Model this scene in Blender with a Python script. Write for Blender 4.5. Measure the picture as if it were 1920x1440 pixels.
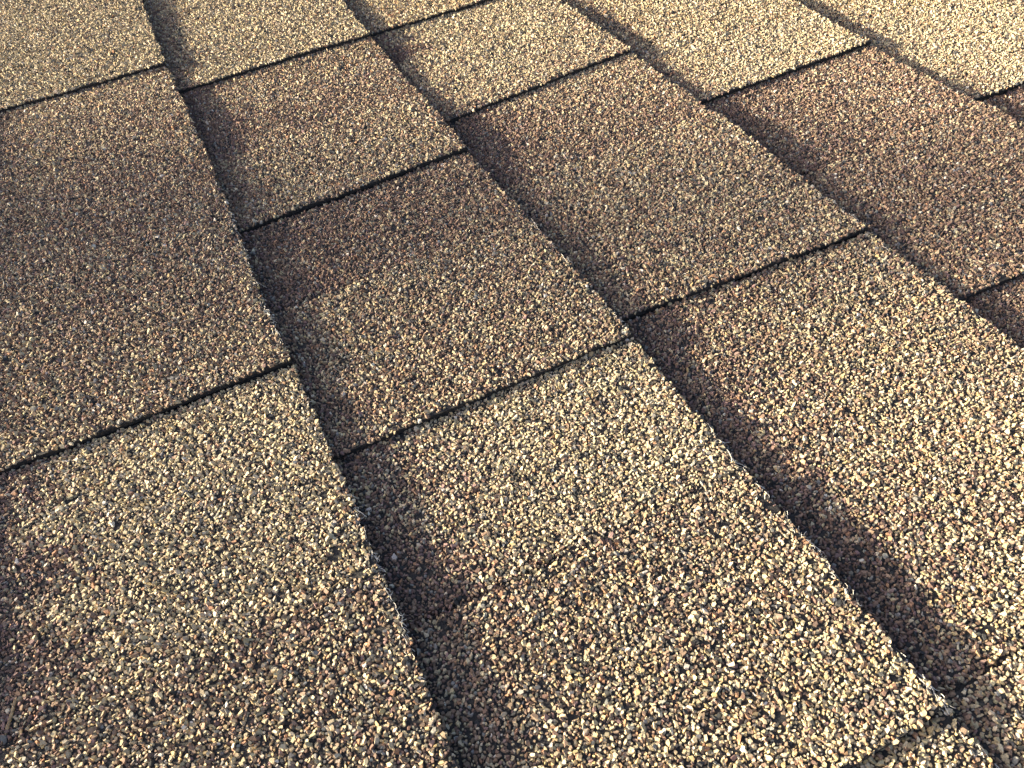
import bpy, math
import numpy as np
from mathutils import Matrix, Vector

# ------------------------------------------------------------------ scene, camera, light
scene = bpy.context.scene
for o in list(bpy.data.objects):
    bpy.data.objects.remove(o, do_unlink=True)

PITCH = math.radians(18.43)                    # a 4-in-12 roof; its courses run level along world Y
ROOF = Matrix.Translation((0, 0, 3.2)) @ Matrix.Rotation(PITCH, 4, 'Y')
# roof coordinates: x down the slope, y along the courses, z off the roof, metres

CAM_H, CAM_X = 0.25475, -0.00602
F_PX = 1498.07                                 # focal length for a 1920 px wide picture
MC = (Matrix.Rotation(-0.389808, 3, 'Z') @ Matrix.Rotation(0.739591, 3, 'X')
      @ Matrix.Rotation(-0.0816284, 3, 'Z'))
cam_local = Matrix.Translation((CAM_X, 0, CAM_H)) @ MC.to_4x4()
cd = bpy.data.cameras.new('camera')
cam = bpy.data.objects.new('camera', cd)
scene.collection.objects.link(cam)
cam.matrix_world = ROOF @ cam_local
cd.sensor_width = 36.0
cd.lens = F_PX / 1920 * 36.0
cd.clip_start = 0.01
cd.clip_end = 2000
cd.dof.use_dof = True
cd.dof.focus_distance = 0.40
cd.dof.aperture_fstop = 64
scene.camera = cam

SUN_LOCAL = Vector((4.5, -2.1, -1.0)).normalized()     # the way the light travels, in roof coordinates
sun_dir = (ROOF.to_3x3() @ SUN_LOCAL).normalized()
elev = math.asin(-sun_dir.z)
azim = math.atan2(-sun_dir.x, -sun_dir.y)
w = bpy.data.worlds.new('World')
scene.world = w
w.use_nodes = True
nt = w.node_tree
nt.nodes.clear()
sky = nt.nodes.new('ShaderNodeTexSky')
sky.sky_type = 'NISHITA'
sky.sun_disc = False
sky.sun_elevation = elev
sky.sun_rotation = azim
sky.air_density = 0.55
sky.dust_density = 5.0
sky.ozone_density = 0.3
bg = nt.nodes.new('ShaderNodeBackground')
bg.inputs['Strength'].default_value = 0.10
wo = nt.nodes.new('ShaderNodeOutputWorld')
nt.links.new(sky.outputs[0], bg.inputs[0])
nt.links.new(bg.outputs[0], wo.inputs[0])
sd = bpy.data.lights.new('sun', 'SUN')
sd.energy = 5.0
sd.angle = math.radians(0.53)
sd.color = (1.0, 0.87, 0.63)
so = bpy.data.objects.new('sun', sd)
scene.collection.objects.link(so)
so.rotation_euler = sun_dir.to_track_quat('-Z', 'Y').to_euler()
so.location = (0, 0, 12)

vs = scene.view_settings
vs.view_transform = 'Standard'
vs.look = 'None'
vs.exposure = 1.95
vs.gamma = 1.0
vs.use_curve_mapping = False

POLE_D, POLE_W = 18.0, 0.12

# ------------------------------------------------------------------ materials
def new_mat(name):
    m = bpy.data.materials.new(name)
    m.use_nodes = True
    n = m.node_tree.nodes
    return m, n, m.node_tree.links, n['Principled BSDF']

def noise(n, scale, detail=3.0, rough=0.55):
    t = n.new('ShaderNodeTexNoise')
    t.inputs['Scale'].default_value = scale
    t.inputs['Detail'].default_value = detail
    t.inputs['Roughness'].default_value = rough
    return t

def ramp(n, stops):
    r = n.new('ShaderNodeValToRGB')
    e = r.color_ramp.elements
    while len(e) < len(stops):
        e.new(0.5)
    for el, (p, c) in zip(e, stops):
        el.position = p
        el.color = (*c, 1)
    return r

# ceramic coated mineral granules: the colour of each chip is stored on the chip
GRAN, n, l, b = new_mat('mineral_granules')
at = n.new('ShaderNodeAttribute'); at.attribute_name = 'chip'
tc = n.new('ShaderNodeTexCoord')
t1 = noise(n, 2200, 2)
l.new(tc.outputs['Object'], t1.inputs['Vector'])
r1 = ramp(n, [(0.3, (0.72, 0.72, 0.72)), (0.7, (1.15, 1.13, 1.1))])
l.new(t1.outputs[0], r1.inputs[0])
mx = n.new('ShaderNodeMix'); mx.data_type = 'RGBA'; mx.blend_type = 'MULTIPLY'
mx.inputs[0].default_value = 1.0
l.new(at.outputs['Color'], mx.inputs[6]); l.new(r1.outputs[0], mx.inputs[7])
l.new(mx.outputs[2], b.inputs['Base Color'])
b.inputs['Roughness'].default_value = 0.88
b.inputs['Specular IOR Level'].default_value = 0.18
bp = n.new('ShaderNodeBump'); bp.inputs['Strength'].default_value = 0.35; bp.inputs['Distance'].default_value = 0.0002
t2 = noise(n, 5200, 2)
l.new(tc.outputs['Object'], t2.inputs['Vector'])
l.new(t2.outputs[0], bp.inputs['Height']); l.new(bp.outputs[0], b.inputs['Normal'])

# asphalt of the sheets: black-brown, dusty, with fine grit
ASPH, n, l, b = new_mat('asphalt_sheet')
tc = n.new('ShaderNodeTexCoord')
t1 = noise(n, 900, 4, 0.7); l.new(tc.outputs['Object'], t1.inputs['Vector'])
r1 = ramp(n, [(0.30, (0.012, 0.012, 0.013)), (0.55, (0.030, 0.028, 0.026)), (0.78, (0.085, 0.075, 0.062))])
l.new(t1.outputs[0], r1.inputs[0]); l.new(r1.outputs[0], b.inputs['Base Color'])
b.inputs['Roughness'].default_value = 0.8
b.inputs['Specular IOR Level'].default_value = 0.3
bp = n.new('ShaderNodeBump'); bp.inputs['Strength'].default_value = 0.8; bp.inputs['Distance'].default_value = 0.0004
t2 = noise(n, 1600, 3, 0.7); l.new(tc.outputs['Object'], t2.inputs['Vector'])
l.new(t2.outputs[0], bp.inputs['Height']); l.new(bp.outputs[0], b.inputs['Normal'])

# granule surface for the shingles that lie outside the picture
FARG, n, l, b = new_mat('granule_surface')
tc = n.new('ShaderNodeTexCoord')
vo = n.new('ShaderNodeTexVoronoi'); vo.inputs['Scale'].default_value = 620
l.new(tc.outputs['Object'], vo.inputs['Vector'])
sp = n.new('ShaderNodeSeparateColor'); l.new(vo.outputs['Color'], sp.inputs[0])
r1 = ramp(n, [(0.0, (0.03, 0.03, 0.03)), (0.2, (0.14, 0.08, 0.055)), (0.5, (0.30, 0.21, 0.12)), (0.8, (0.46, 0.35, 0.2)), (1.0, (0.6, 0.5, 0.34))])
l.new(sp.outputs[0], r1.inputs[0]); l.new(r1.outputs[0], b.inputs['Base Color'])
b.inputs['Roughness'].default_value = 0.8
bp = n.new('ShaderNodeBump'); bp.inputs['Strength'].default_value = 0.9; bp.inputs['Distance'].default_value = 0.0009; bp.invert = True
l.new(vo.outputs['Distance'], bp.inputs['Height']); l.new(bp.outputs[0], b.inputs['Normal'])

FIBRE, n, l, b = new_mat('glass_fibre')
b.inputs['Base Color'].default_value = (0.62, 0.58, 0.50, 1)
b.inputs['Roughness'].default_value = 0.6

STRAW, n, l, b = new_mat('dry_stem')
tc = n.new('ShaderNodeTexCoord')
t1 = noise(n, 700, 4); l.new(tc.outputs['Object'], t1.inputs['Vector'])
r1 = ramp(n, [(0.3, (0.16, 0.10, 0.05)), (0.7, (0.46, 0.34, 0.18))])
l.new(t1.outputs[0], r1.inputs[0]); l.new(r1.outputs[0], b.inputs['Base Color'])
b.inputs['Roughness'].default_value = 0.7

WOOD, n, l, b = new_mat('roof_board')
tc = n.new('ShaderNodeTexCoord')
t1 = noise(n, 12, 5); l.new(tc.outputs['Object'], t1.inputs['Vector'])
r1 = ramp(n, [(0.3, (0.10, 0.07, 0.045)), (0.7, (0.22, 0.16, 0.10))])
l.new(t1.outputs[0], r1.inputs[0]); l.new(r1.outputs[0], b.inputs['Base Color'])
b.inputs['Roughness'].default_value = 0.85

LAWN, n, l, b = new_mat('lawn')
tc = n.new('ShaderNodeTexCoord')
t1 = noise(n, 3, 6, 0.7); l.new(tc.outputs['Object'], t1.inputs['Vector'])
r1 = ramp(n, [(0.3, (0.035, 0.05, 0.016)), (0.7, (0.09, 0.11, 0.04))])
l.new(t1.outputs[0], r1.inputs[0]); l.new(r1.outputs[0], b.inputs['Base Color'])
b.inputs['Roughness'].default_value = 0.9

WALLM, n, l, b = new_mat('painted_siding')
tc = n.new('ShaderNodeTexCoord')
t1 = noise(n, 9, 4); l.new(tc.outputs['Object'], t1.inputs['Vector'])
r1 = ramp(n, [(0.3, (0.46, 0.44, 0.40)), (0.7, (0.54, 0.52, 0.48))])
l.new(t1.outputs[0], r1.inputs[0]); l.new(r1.outputs[0], b.inputs['Base Color'])
b.inputs['Roughness'].default_value = 0.7

# ------------------------------------------------------------------ mesh helpers
def link(o, parent=None):
    scene.collection.objects.link(o)
    if parent is not None:
        o.parent = parent
    return o

def mesh_from(name, V, polys_sizes, polys_idx, mats, mat_idx, colors=None):
    me = bpy.data.meshes.new(name)
    V = np.asarray(V, np.float32)
    me.vertices.add(len(V)); me.vertices.foreach_set('co', V.ravel())
    me.loops.add(len(polys_idx)); me.loops.foreach_set('vertex_index', np.asarray(polys_idx, np.int32))
    me.polygons.add(len(polys_sizes))
    start = np.concatenate([[0], np.cumsum(polys_sizes)[:-1]]).astype(np.int32)
    me.polygons.foreach_set('loop_start', start)
    me.polygons.foreach_set('loop_total', np.asarray(polys_sizes, np.int32))
    me.polygons.foreach_set('material_index', np.asarray(mat_idx, np.int32))
    me.polygons.foreach_set('use_smooth', np.zeros(len(polys_sizes), bool))
    for m in mats:
        me.materials.append(m)
    if colors is not None:
        a = me.attributes.new('chip', 'FLOAT_COLOR', 'POINT')
        a.data.foreach_set('color', np.asarray(colors, np.float32).ravel())
    me.update(calc_edges=True)
    return me

def box(name, lo, hi, mat, parent=None):
    x0, y0, z0 = lo; x1, y1, z1 = hi
    V = [(x0, y0, z0), (x1, y0, z0), (x1, y1, z0), (x0, y1, z0), (x0, y0, z1), (x1, y0, z1), (x1, y1, z1), (x0, y1, z1)]
    F = [(3, 2, 1, 0), (4, 5, 6, 7), (0, 1, 5, 4), (1, 2, 6, 5), (2, 3, 7, 6), (3, 0, 4, 7)]
    me = mesh_from(name, V, [4] * 6, [i for f in F for i in f], [mat], [0] * 6)
    return link(bpy.data.objects.new(name, me), parent)

# ------------------------------------------------------------------ the roof
E = 0.143            # exposure of a course
TAB = 0.0021         # thickness of the laminated tab
DROP = 0.0057        # step from one course down to the next
BASE_T = 0.0032      # thickness of the backing sheet

MCn = np.array(MC)
def project(P):
    q = (P - np.array([CAM_X, 0, CAM_H])) @ MCn
    d = -q[:, 2]
    d = np.where(d < 0.02, 0.02, d)
    return np.abs(q[:, 0] / d * F_PX / 960), np.abs(q[:, 1] / d * F_PX / 720), d

_wt = {}
def wave1(t, seed, step):                      # smooth 1-D noise in [-1, 1]
    if seed not in _wt:
        _wt[seed] = np.random.default_rng(seed + 900).uniform(-1, 1, 4096)
    a = _wt[seed]
    u = np.asarray(t) / step + 1500
    i = np.floor(u).astype(int); f = u - i; f = f * f * (3 - 2 * f)
    return a[i % 4096] * (1 - f) + a[(i + 1) % 4096] * f

def wave2(x, y, seed, step):
    if ('2', seed) not in _wt:
        _wt[('2', seed)] = np.random.default_rng(seed + 77).uniform(-1, 1, (256, 256))
    a = _wt[('2', seed)]
    u = np.asarray(x) / step + 64; v = np.asarray(y) / step + 64
    i = np.floor(u).astype(int); j = np.floor(v).astype(int)
    f = u - i; g = v - j; f = f * f * (3 - 2 * f); g = g * g * (3 - 2 * g)
    I, J, I1, J1 = i % 256, j % 256, (i + 1) % 256, (j + 1) % 256
    return (a[I, J] * (1 - f) + a[I1, J] * f) * (1 - g) + (a[I, J1] * (1 - f) + a[I1, J1] * f) * g

# measured run of the butt edges: (position along the course, offset down the slope)
EDGE = {0: [(0.08, 0.0), (0.17, 0.0012), (0.25, 0.0012), (0.32, -0.0006), (0.40, 0.0006), (0.48, 0.0018), (0.61, -0.0010), (0.75, 0.0004)],
        1: [(0.03, -0.0012), (0.12, -0.001), (0.18, 0.0002), (0.28, 0.0002), (0.34, -0.0006), (0.40, -0.002), (0.47, -0.001), (0.54, -0.002), (0.65, -0.001)],
        2: [(0.13, 0.0006), (0.18, 0.0008), (0.23, 0.0004), (0.28, 0.002), (0.38, 0.003), (0.45, 0.0016), (0.56, 0.0002)],
        3: [(0.30, -0.0008), (0.34, -0.002), (0.38, -0.0016), (0.46, 0.0004)]}
def edge_dx(k, y):
    d = 0.0006 * wave1(y, 40 + k, 0.0042) + 0.0007 * wave1(y, 60 + k, 0.022)
    if k in EDGE:
        a = np.array(EDGE[k]); d = d + np.interp(y, a[:, 0], a[:, 1])
    return d

# palettes: base colours of the chips
PAL = np.array([(0.445, 0.372, 0.240), # 0 tan
                (0.56, 0.475, 0.34),  # 1 cream
                (0.258, 0.185, 0.132), # 2 brown
                (0.170, 0.113, 0.088),# 3 purple brown
                (0.045, 0.046, 0.046),# 4 charcoal
                (0.36, 0.215, 0.13),  # 5 rust
                (0.24, 0.23, 0.205),  # 6 grey
                (0.62, 0.57, 0.48),   # 7 quartz
                (0.50, 0.375, 0.20),  # 8 yellow ochre
                (0.21, 0.143, 0.128)]) # 9 plum
BL = {'T': (.55, .19, .12, .02, .03, .02, .04, .01, .02, .00),
      'Y': (.42, .15, .12, .02, .03, .05, .02, .01, .18, .00),
      'M': (.33, .07, .33, .08, .04, .04, .05, .01, .02, .03),
      'N': (.15, .03, .42, .16, .05, .04, .06, .01, .00, .08),
      'P': (.04, .01, .26, .32, .07, .02, .06, .005, .00, .21)}
BL = {k: np.array(v) / sum(v) for k, v in BL.items()}

def chip_colours(rng, x, y, k, far, near, left, y0, y1):
    """colour of each chip: the blend drifts along the piece; 'left' is the darker drop printed next to the course above"""
    N = len(x)
    fr = np.clip((y1 - y) / max(1e-6, y1 - y0) + 0.35 * wave2(x, y, 5 + k, 0.03), 0, 1)
    pick = rng.random(N) < fr
    cum = {b: np.cumsum(BL[b]) for b in BL}
    u = rng.random(N)
    idx = np.where(pick, np.searchsorted(cum[near], u), np.searchsorted(cum[far], u))
    if left:
        bl, wdt = left
        xi = x - (k - 1) * E
        pl = np.clip(1.15 - xi / wdt + 0.5 * wave2(x, y, 15 + k, 0.022), 0, 1)
        m = rng.random(N) < pl
        idx = np.where(m, np.searchsorted(cum[bl], u), idx)
    idx = np.minimum(idx, len(PAL) - 1)
    c = PAL[idx] * rng.uniform(0.80, 1.18, (N, 1)) * rng.uniform(0.965, 1.035, (N, 3))
    return np.clip(c, 0.01, 0.85)

def granules(rng, x, y, z, nside, smean, col):
    """angular crushed-rock chips half sunk into the asphalt: a ring at the foot and a smaller, tilted top facet"""
    N = len(x)
    a0 = rng.uniform(0, 2 * math.pi, N)
    ang = a0[:, None] + (np.arange(nside) + rng.uniform(-0.30, 0.30, (N, nside))) * 2 * math.pi / nside
    size = smean * np.exp(np.clip(rng.normal(0, 0.27, N), -0.6, 0.5)) * 0.5
    asp = rng.uniform(1.0, 1.9, N); oth = rng.uniform(0, math.pi, N)
    rad = size[:, None] * rng.uniform(0.70, 1.25, (N, nside))
    cx = np.cos(ang) * rad * np.sqrt(asp)[:, None]; cy = np.sin(ang) * rad / np.sqrt(asp)[:, None]
    co, si = np.cos(oth)[:, None], np.sin(oth)[:, None]
    bx = cx * co - cy * si; by = cx * si + cy * co
    h = size * rng.uniform(0.40, 0.92, N)
    tx = rng.normal(0, 0.42, N); ty = rng.normal(0, 0.42, N)
    ts = rng.uniform(0.45, 0.85, (N, nside))
    ox = size * rng.normal(0, 0.16, N); oy = size * rng.normal(0, 0.16, N)
    ux = bx * ts + ox[:, None]; uy = by * ts + oy[:, None]
    uz = h[:, None] + ux * tx[:, None] + uy * ty[:, None]
    V = np.empty((N, 2 * nside, 3), np.float32)
    V[:, :nside, 0] = bx + x[:, None]; V[:, :nside, 1] = by + y[:, None]; V[:, :nside, 2] = z[:, None] - 0.00035
    V[:, nside:, 0] = ux + x[:, None]; V[:, nside:, 1] = uy + y[:, None]
    V[:, nside:, 2] = z[:, None] + np.maximum(uz, 0.00005)
    f = []
    for i in range(nside):
        j = (i + 1) % nside
        f += [i, j, nside + j, nside + i]
    f += [nside + i for i in range(nside)]
    F = np.array(f)[None, :] + (np.arange(N) * 2 * nside)[:, None]
    sizes = np.tile([4] * nside + [nside], N)
    C = np.ones((N, 2 * nside, 4), np.float32); C[:, :, :3] = col[:, None, :]
    return V.reshape(-1, 3), sizes, F.ravel(), C.reshape(-1, 4)

def hex_points(rng, x0, x1, y0, y1, sp):
    nx = int((x1 - x0) / sp) + 2; ny = int((y1 - y0) / (sp * 0.866)) + 2
    ii, jj = np.meshgrid(np.arange(nx), np.arange(ny), indexing='ij')
    x = x0 + (ii + 0.5 * (jj % 2)) * sp; y = y0 + jj * sp * 0.866
    x = x.ravel() + rng.uniform(-.42, .42, x.size) * sp; y = y.ravel() + rng.uniform(-.42, .42, y.size) * sp
    return x, y

def z_base(k, x, y):
    xi = (x - (k - 1) * E) / E
    z = -TAB - DROP * (1 - xi)
    z = z + 0.0006 * wave2(x, y, 200 + k, 0.09) + 0.00025 * wave2(x, y, 230 + k, 0.03)
    return z

def make_sheet(name, k, yhi, ylo, lift, thick, chips, parent, seed, xtop=None):
    """one asphalt sheet of course k between ylo (near end) and yhi (far end), each a pair (upper end, butt end);
    chips: list of (yfar, ynear, blend_far, blend_near, left) areas that carry granules"""
    rng = np.random.default_rng(seed)
    x0 = (k - 1) * E - 0.07 if xtop is None else xtop
    x1 = k * E
    L = yhi[1] - ylo[1]
    fine = 0.0045 if 0 <= k <= 4 else 0.012
    nx = max(8, int((x1 - x0) / fine)); ny = max(6, int(L / fine))
    def bound(xn, pr, sd):
        fr = np.clip((xn - (k - 1) * E) / E, -0.5, 1)
        return pr[0] + (pr[1] - pr[0]) * fr + 0.00022 * wave1(xn, sd, 0.003) + 0.0006 * wave1(xn, sd + 1, 0.02)
    u = np.linspace(0, 1, nx + 1); v = np.linspace(0, 1, ny + 1)
    U, Vv = np.meshgrid(u, v, indexing='ij')
    yy0 = ylo[1] + (yhi[1] - ylo[1]) * Vv
    X = x0 + (x1 - x0) * U + edge_dx(k, yy0) * np.clip((U - 0.6) / 0.4, 0, 1)
    lo = bound(X, ylo, seed * 3); hi = bound(X, yhi, seed * 3 + 1)
    Y = lo + (hi - lo) * Vv
    Z = z_base(k, X, Y) + lift(X, Y)
    n1 = (nx + 1) * (ny + 1)
    top = np.stack([X, Y, Z], -1).reshape(-1, 3)
    bot = top.copy(); bot[:, 2] -= thick
    idx = np.arange(n1).reshape(nx + 1, ny + 1)
    qt = np.stack([idx[:-1, :-1], idx[1:, :-1], idx[1:, 1:], idx[:-1, 1:]], -1).reshape(-1, 4)
    ring = np.concatenate([idx[:, 0], idx[-1, 1:], idx[-2::-1, -1], idx[0, -2:0:-1]])
    r2 = np.roll(ring, -1)
    qs = np.stack([ring, ring + n1, r2 + n1, r2], -1)
    Q = np.concatenate([qt, qs])
    used = np.concatenate([np.arange(n1), ring + n1])      # only the rim of the underside is kept
    rem = np.full(2 * n1, -1); rem[used] = np.arange(len(used))
    allv = np.concatenate([top, bot])[used]
    under = rem[(ring + n1)[::-1]]
    V = [allv]; SZ = [np.concatenate([np.full(len(Q), 4), [len(under)]])]; IX = [np.concatenate([rem[Q].ravel(), under])]
    MI = [np.full(len(Q) + 1, 0)]; C = [np.tile(np.array([0.03, 0.03, 0.03, 1]), (len(used), 1))]
    off = len(used)
    ingran = False
    for (cf, cn, bf, bn, left) in chips:
        px, py = hex_points(rng, (k - 1) * E - 0.004, x1 + 0.002, cn - 0.003, cf + 0.003, 0.00121)
        keep = px < x1 + edge_dx(k, py) + 0.0002
        keep &= (py > bound(px, ylo, seed * 3) - 0.0001) & (py < bound(px, yhi, seed * 3 + 1) + 0.0001)
        keep &= (py > cn - 0.0012) & (py < cf + 0.0012)
        px, py = px[keep], py[keep]
        if len(px) == 0:
            continue
        pz = z_base(k, px, py) + lift(px, py)
        ax, ay, d = project(np.stack([px, py, pz], -1))
        m = np.maximum(ax, ay)
        # bald spots, worn edges
        wear = 0.04 + 0.08 * np.clip(wave2(px, py, 300 + k, 0.006), 0, 1) ** 2 + 0.8 * (wave2(px, py, 330 + k, 0.0034) > 0.80)
        db = np.minimum(x1 + edge_dx(k, py) - px, py - bound(px, ylo, seed * 3))
        wear = wear + 0.85 * np.exp(-np.abs(db) / 0.0016) * np.clip(wave1(py + 0.7 * px, 400 + k, 0.0055) * 1.4, 0, 1)
        alive = rng.random(len(px)) > wear
        for cond, ns, sm, frac in (((m < 1.05) & (d < 0.34), 5, 0.00152, 1.0),
                                   ((m < 1.05) & (d >= 0.34) & (d < 0.56), 4, 0.00160, 1.0),
                                   ((m < 1.05) & (d >= 0.56), 3, 0.00180, 1.0),
                                   ((m >= 1.05) & (m < 1.35) & (d < 1.0), 3, 0.0026, 0.2)):
            s = cond & alive
            if frac < 1:
                s &= rng.random(len(px)) < frac
            if not s.any():
                continue
            col = chip_colours(rng, px[s], py[s], k, bf, bn, left, cn, cf)
            gz = pz[s] + rng.uniform(-0.00012, 0.00018, s.sum())
            v_, sz_, ix_, c_ = granules(rng, px[s], py[s], gz, ns, sm, col)
            V.append(v_); SZ.append(sz_); IX.append(ix_ + off); MI.append(np.full(len(sz_), 1)); C.append(c_)
            off += len(v_); ingran = True
    mats = [ASPH, GRAN] if ingran else [FARG]
    me = mesh_from(name, np.concatenate(V), np.concatenate(SZ), np.concatenate(IX), mats,
                   np.concatenate(MI) if ingran else np.zeros(len(Q) + 1), np.concatenate(C))
    return link(bpy.data.objects.new(name, me), parent)

roof = bpy.data.objects.new('house', None)
scene.collection.objects.link(roof)
roof.matrix_world = ROOF
roof['label'] = 'house roof slope of overlapping tan and brown granule covered asphalt shingles'
roof['category'] = 'house'
roof.empty_display_size = 0.2

# each course: the break between two shingles, then its pieces from far to near.
# a raised tab (far end, near end as (upper end, butt end), blend far, blend near, dark drop) or a slot between tabs
D = None
COURSES = {
 0: (0.2775, [('tab', 0.86, (0.6185, 0.6130), 'T', 'T', D), ('slot', 'M', 'N', ('N', .04)),
              ('tab', 0.442, (0.2785, 0.2755), 'N', 'M', D), ('slot', 'T', 'T', ('P', .05)),
              ('tab', 0.155, (-0.03, -0.03), 'M', 'Y', ('M', .06))]),
 1: (0.3965, [('tab', 0.80, (0.5775, 0.5770), 'T', 'T', ('N', .03)), ('slot', 'M', 'N', ('P', .06)),
              ('tab', 0.473, (0.3935, 0.3985), 'M', 'M', ('N', .03)), ('slot', 'N', 'N', ('P', .05)),
              ('tab', 0.318, (0.2180, 0.2165), 'M', 'M', ('N', .03)), ('slot', 'T', 'T', ('P', .045)),
              ('tab', 0.132, (0.0302, 0.0302), 'M', 'Y', ('N', .03)), ('slot', 'Y', 'Y', D)]),
 2: (0.2285, [('tab', 0.72, (0.5880, 0.5868), 'T', 'Y', ('N', .03)), ('slot', 'T', 'T', ('P', .03)),
              ('tab', 0.53, (0.4422, 0.4530), 'T', 'M', ('N', .03)), ('slot', 'M', 'N', ('P', .05)),
              ('tab', 0.357, (0.2319, 0.2245), 'M', 'M', ('N', .04)), ('slot', 'M', 'Y', ('P', .06)),
              ('tab', 0.033, (-0.11, -0.11), 'Y', 'Y', ('M', .03))]),
 3: (0.3785, [('tab', 0.66, (0.3793, 0.3778), 'Y', 'T', ('N', .03)), ('slot', 'N', 'N', ('P', .06)),
              ('tab', 0.283, (0.1667, 0.1648), 'N', 'N', ('N', .03)), ('slot', 'P', 'N', D),
              ('tab', 0.05, (-0.06, -0.06), 'M', 'M', D)]),
 4: (0.2930, [('tab', 0.56, (0.2952, 0.2905), 'Y', 'T', ('M', .03)), ('slot', 'N', 'N', ('P', .05)),
              ('tab', 0.215, (0.10, 0.10), 'N', 'M', D)]),
}
rl = np.random.default_rng(3)
COURSES[-1] = (0.31, [('tab', 0.95, (0.80, 0.80), 'M', 'M', D), ('slot', 'M', 'N', D), ('tab', 0.66, (0.52, 0.52), 'M', 'M', D),
                      ('slot', 'M', 'N', D), ('tab', 0.44, (0.31, 0.31), 'M', 'M', D), ('slot', 'M', 'M', D), ('tab', 0.09, (-0.1, -0.1), 'M', 'M', D)])
for k in (5, 6):                                   # courses just outside the picture
    yb = 0.35 + 0.17 * k % 0.5
    pcs = []; y = 0.95
    while y > -0.1:
        e = y - rl.uniform(0.08, 0.18)
        pcs += [('tab', y, (e, e), 'M', 'T', D), ('slot', 'N', 'M', D)]
        y = e - rl.uniform(0.07, 0.14)
    COURSES[k] = (pcs[2][2][1] if len(pcs) > 2 else yb, pcs)

def slot_lift(slots):
    def f(x, y):
        z = np.zeros_like(x)
        for (hi, lo) in slots:
            fr = np.clip((hi - y) / (hi - lo), 0, 1)
            z = z + np.where((y <= hi) & (y >= lo), 0.35 * TAB * fr ** 1.5, 0)
        return z
    return f

seed = 10
SHINGLES = {}
for k in sorted(COURSES):
    brk, pcs = COURSES[k]
    tabs = [p for p in pcs if p[0] == 'tab']
    slots = []                                         # (far, near, blends)
    for i, p in enumerate(pcs):
        if p[0] == 'slot':
            hi = max(pcs[i - 1][2]) + 0.003
            lo = (pcs[i + 1][1] + 0.0022) if i + 1 < len(pcs) else hi - 0.12
            slots.append((hi, lo, p[1], p[2], p[3]))
    lf = slot_lift([(s[0], s[1]) for s in slots])
    nearp = [p for p in tabs if p[1] <= brk + 0.01]; farp = [p for p in tabs if p[1] > brk + 0.01]
    brk2 = None
    for side, tp in (('far', farp), ('near', nearp)):
        seed += 7
        bb = [p[2] for p in farp if abs(p[2][1] - brk) < 0.006]
        br = bb[0] if bb else (brk, brk)
        if side == 'far':
            ylo = (br[0] + 0.0004, br[1] + 0.0004); yhi = (br[1] + 0.62, br[1] + 0.62)
            ch = [s for s in slots if s[1] > brk - 0.01]
        else:
            yhi = (br[0] - 0.0006, br[1] - 0.0006); ylo = (br[1] - 0.52, br[1] - 0.52)
            ch = [s for s in slots if s[1] <= brk - 0.01]
        SHINGLES[(k, side == 'near')] = sh = make_sheet('shingle', k, yhi, ylo, lf, BASE_T, ch, roof, seed)
        for p in tp:
            seed += 1
            yh, pr = p[1], p[2]
            def lift(x, y, pr=pr, yh=yh):
                # cut ends of the tab stand a little proud of the sheet below
                return TAB + 0.0007 * np.exp(-np.abs(y - pr[1]) / 0.012)
            make_sheet('tab', k, (yh, yh), pr, lift, TAB + 0.0001, [(yh, min(pr) - 0.004, p[3], p[4], p[5])], sh, seed)

# ------------------------------------------------------------------ frayed glass fibres on the cut edges
def tube(P, r, n=3):
    P = np.asarray(P, float); T = np.gradient(P, axis=0); T /= np.linalg.norm(T, axis=1)[:, None] + 1e-12
    A = np.cross(T, [0.3, 0.2, 0.93]); A /= np.linalg.norm(A, axis=1)[:, None] + 1e-12
    B = np.cross(T, A)
    rr = np.broadcast_to(r, len(P))[:, None]
    V = np.concatenate([P + rr * (A * math.cos(2 * math.pi * i / n) + B * math.sin(2 * math.pi * i / n)) for i in range(n)])
    m = len(P); F = []
    for i in range(n):
        j = (i + 1) % n
        F += [(i * m + q, i * m + q + 1, j * m + q + 1, j * m + q) for q in range(m - 1)]
    F += [tuple(i * m for i in range(n))[::-1], tuple(i * m + m - 1 for i in range(n))]
    return V, F

def tube_object(name, tubes, mat, parent=None):
    V = []; F = []; o = 0
    for v, f in tubes:
        V.append(v); F += [tuple(i + o for i in q) for q in f]; o += len(v)
    me = bpy.data.meshes.new(name); me.from_pydata(np.concatenate(V).tolist(), [], F); me.materials.append(mat)
    return link(bpy.data.objects.new(name, me), parent)

def raised(k, y):
    return any(p[0] == 'tab' and p[2][1] < y < p[1] for p in COURSES[k][1])

def surf(k, x, y):
    z = z_base(k, np.array([x]), np.array([y]))[0]
    return z + (TAB if raised(k, y) else 0.0)

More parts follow.
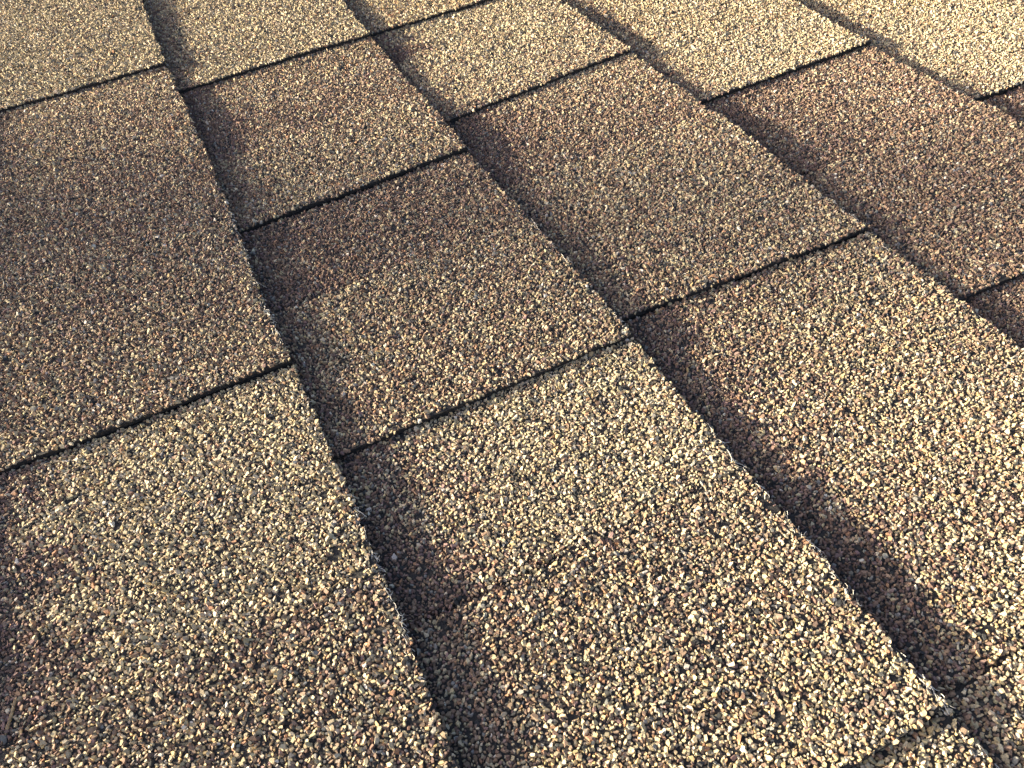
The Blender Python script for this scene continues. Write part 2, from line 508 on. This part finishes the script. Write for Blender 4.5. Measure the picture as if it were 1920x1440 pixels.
rf = np.random.default_rng(71)
FRAY = {0: [(0.31, 0.022, 60), (0.36, 0.03, 60), (0.40, 0.015, 26), (0.185, 0.012, 40), (0.165, 0.008, 40), (0.135, 0.016, 44), (0.23, 0.03, 20), (0.45, 0.03, 14)],
        1: [(0.036, 0.006, 60), (0.095, 0.010, 40), (0.135, 0.018, 60), (0.15, 0.008, 40), (0.07, 0.02, 30), (0.228, 0.008, 34), (0.30, 0.02, 24), (0.405, 0.008, 14), (0.01, 0.012, 24)],
        2: [(0.235, 0.008, 30), (0.26, 0.012, 16), (0.20, 0.03, 16), (0.385, 0.006, 12)],
        3: [(0.175, 0.01, 10)]}
for k, spots in FRAY.items():
    for near in (False, True):
        tb = []
        for (yc, sp, cnt) in spots:
            brk = COURSES[k][0]
            if (yc < brk) != near:
                continue
            for i in range(cnt):
                y = rf.normal(yc, sp * 0.6)
                x = k * E + float(edge_dx(k, np.array([y]))[0]) - abs(rf.normal(0, 0.0012)) + 0.0004
                z = surf(k, x, y) + rf.uniform(-0.0006, 0.0011)
                a = rf.uniform(-1.9, 1.9) + (math.pi if rf.random() < 0.35 else 0); cu = rf.normal(0, 0.7); pz = rf.normal(0.1, 0.35)
                ln = rf.uniform(0.0012, 0.0040) * (2.0 if rf.random() < 0.08 else 1); q = [np.array([x, y, z])]
                for st in range(5):
                    a += cu * 0.35 + rf.normal(0, 0.15); pz -= 0.16
                    q.append(q[-1] + np.array([math.cos(a) * 0.6, math.sin(a), pz * 0.6]) * ln / 5)
                tb.append(tube(q, rf.uniform(0.00006, 0.00013)))
        if tb:
            f = tube_object('fibres', tb, FIBRE, SHINGLES[(k, near)])
            f['kind'] = 'stuff'

# boards under the shingles
for i in range(9):
    x = -0.9 + i * 0.24
    box('roof_board', (x, -1.2, -0.036), (x + 0.236, 1.8, -0.0165), WOOD, roof)

# ------------------------------------------------------------------ bits of dry plant lying on the granules
def bit(name, label, cat, pts, r, k):
    P = []
    for t in np.linspace(0, 1, 15):                           # smooth curve through the points
        u = t * (len(pts) - 1); i = min(int(u), len(pts) - 2); f = u - i; f = f * f * (3 - 2 * f) * 0.5 + f * 0.5
        p = np.array(pts[i][:2]) * (1 - f) + np.array(pts[i + 1][:2]) * f
        up = pts[i][2] * (1 - f) + pts[i + 1][2] * f
        P.append((p[0], p[1], surf(k, p[0], p[1]) + up))
    P = np.array(P); c = P.mean(0)
    v, f = tube(P - c, r * np.interp(np.linspace(0, 1, 15), [0, .15, .8, 1], [.5, 1, .85, .3]), 6)
    o = tube_object(name, [(v, f)], STRAW)
    o.matrix_world = ROOF @ Matrix.Translation(c)
    o['label'] = label; o['category'] = cat
    return o
bit('twig', 'short thick dry brown twig on the dark purple brown granules of the shingles', 'twig',
    [(-0.1285, 0.1600, 0.0012), (-0.1262, 0.1665, 0.0014), (-0.1243, 0.1735, 0.0011)], 0.00055, 0)
bit('straw', 'thin pale straw arched over sunlit orange tan granules', 'straw',
    [(0.2365, 0.1865, 0.0006), (0.2395, 0.1877, 0.0012), (0.2450, 0.1872, 0.0014), (0.2510, 0.1862, 0.0012)], 0.00014, 2)
bit('grass_strand', 'curled grey tan grass strand reaching the frayed edge of a shingle', 'grass strand',
    [(-0.0187, 0.1560, 0.0007), (-0.0160, 0.1590, 0.0013), (-0.0117, 0.1600, 0.0014), (-0.0075, 0.1580, 0.0012)], 0.00016, 0)
bit('plant_stalk', 'tiny rusty stalk lying in the shadow under a shingle edge', 'stalk',
    [(0.0115, 0.1300, 0.0009), (0.0135, 0.1318, 0.0011), (0.0162, 0.1330, 0.0009)], 0.0002, 1)

# ------------------------------------------------------------------ setting
g = bpy.data.meshes.new('ground')
g.from_pydata([(-600, -600, 0), (600, -600, 0), (600, 600, 0), (-600, 600, 0)], [], [(0, 1, 2, 3)])
g.materials.append(LAWN)
go = link(bpy.data.objects.new('ground', g)); go['kind'] = 'structure'

# unseen pole, added up the slope to cast the soft shadow across the courses
def lathe(name, prof, mat, parent, n=14):
    V = [(r * math.cos(2 * math.pi * i / n), r * math.sin(2 * math.pi * i / n), z) for r, z in prof for i in range(n)]
    F = [(a * n + i, a * n + (i + 1) % n, (a + 1) * n + (i + 1) % n, (a + 1) * n + i) for a in range(len(prof) - 1) for i in range(n)]
    me = bpy.data.meshes.new(name); me.from_pydata(V, [], F + [tuple(range((len(prof) - 1) * n, len(prof) * n))])
    me.materials.append(mat)
    return link(bpy.data.objects.new(name, me), parent)

hit = ROOF @ Vector((0.143, 0.325, 0))                    # where the middle of that shadow falls
foot = hit - sun_dir * (POLE_D / math.hypot(sun_dir.x, sun_dir.y))
pole = bpy.data.objects.new('shadow_pole', None)
scene.collection.objects.link(pole)
pole.location = (foot.x, foot.y, 0)
pole['label'] = 'tall round timber pole, unseen, added up the slope to cast a soft shadow on the roof'
pole['category'] = 'pole'
lathe('shaft', [(POLE_W * 0.5 + 0.05, -0.2), (POLE_W * 0.5 + 0.03, 4), (POLE_W * 0.5, foot.z), (POLE_W * 0.5 - 0.01, foot.z + 3.4)], WOOD, pole)
arm = box('cross_arm', (-1.1, -0.16, foot.z + 2.8), (1.1, -0.075, foot.z + 2.92), WOOD, pole)  # arm and insulators only dress the added pole
for x in (-1.0, -0.45, 0.45, 1.0):
    ins = lathe('insulator', [(0.02, 0), (0.05, 0.03), (0.03, 0.06), (0.05, 0.09), (0.03, 0.13)], WALLM, arm, 10)
    ins.location = (x, -0.118, foot.z + 2.92)

tri = 0
for o in bpy.data.objects:
    if o.type == 'MESH':
        tri += sum(len(p.vertices) - 2 for p in o.data.polygons) if len(o.data.polygons) < 2000 else 0
print('objects', len(bpy.data.objects))
for o in bpy.data.objects:
    if o.type == 'MESH' and len(o.data.polygons) >= 2000:
        tri += len(o.data.loops) - 2 * len(o.data.polygons)
print('triangles', tri)
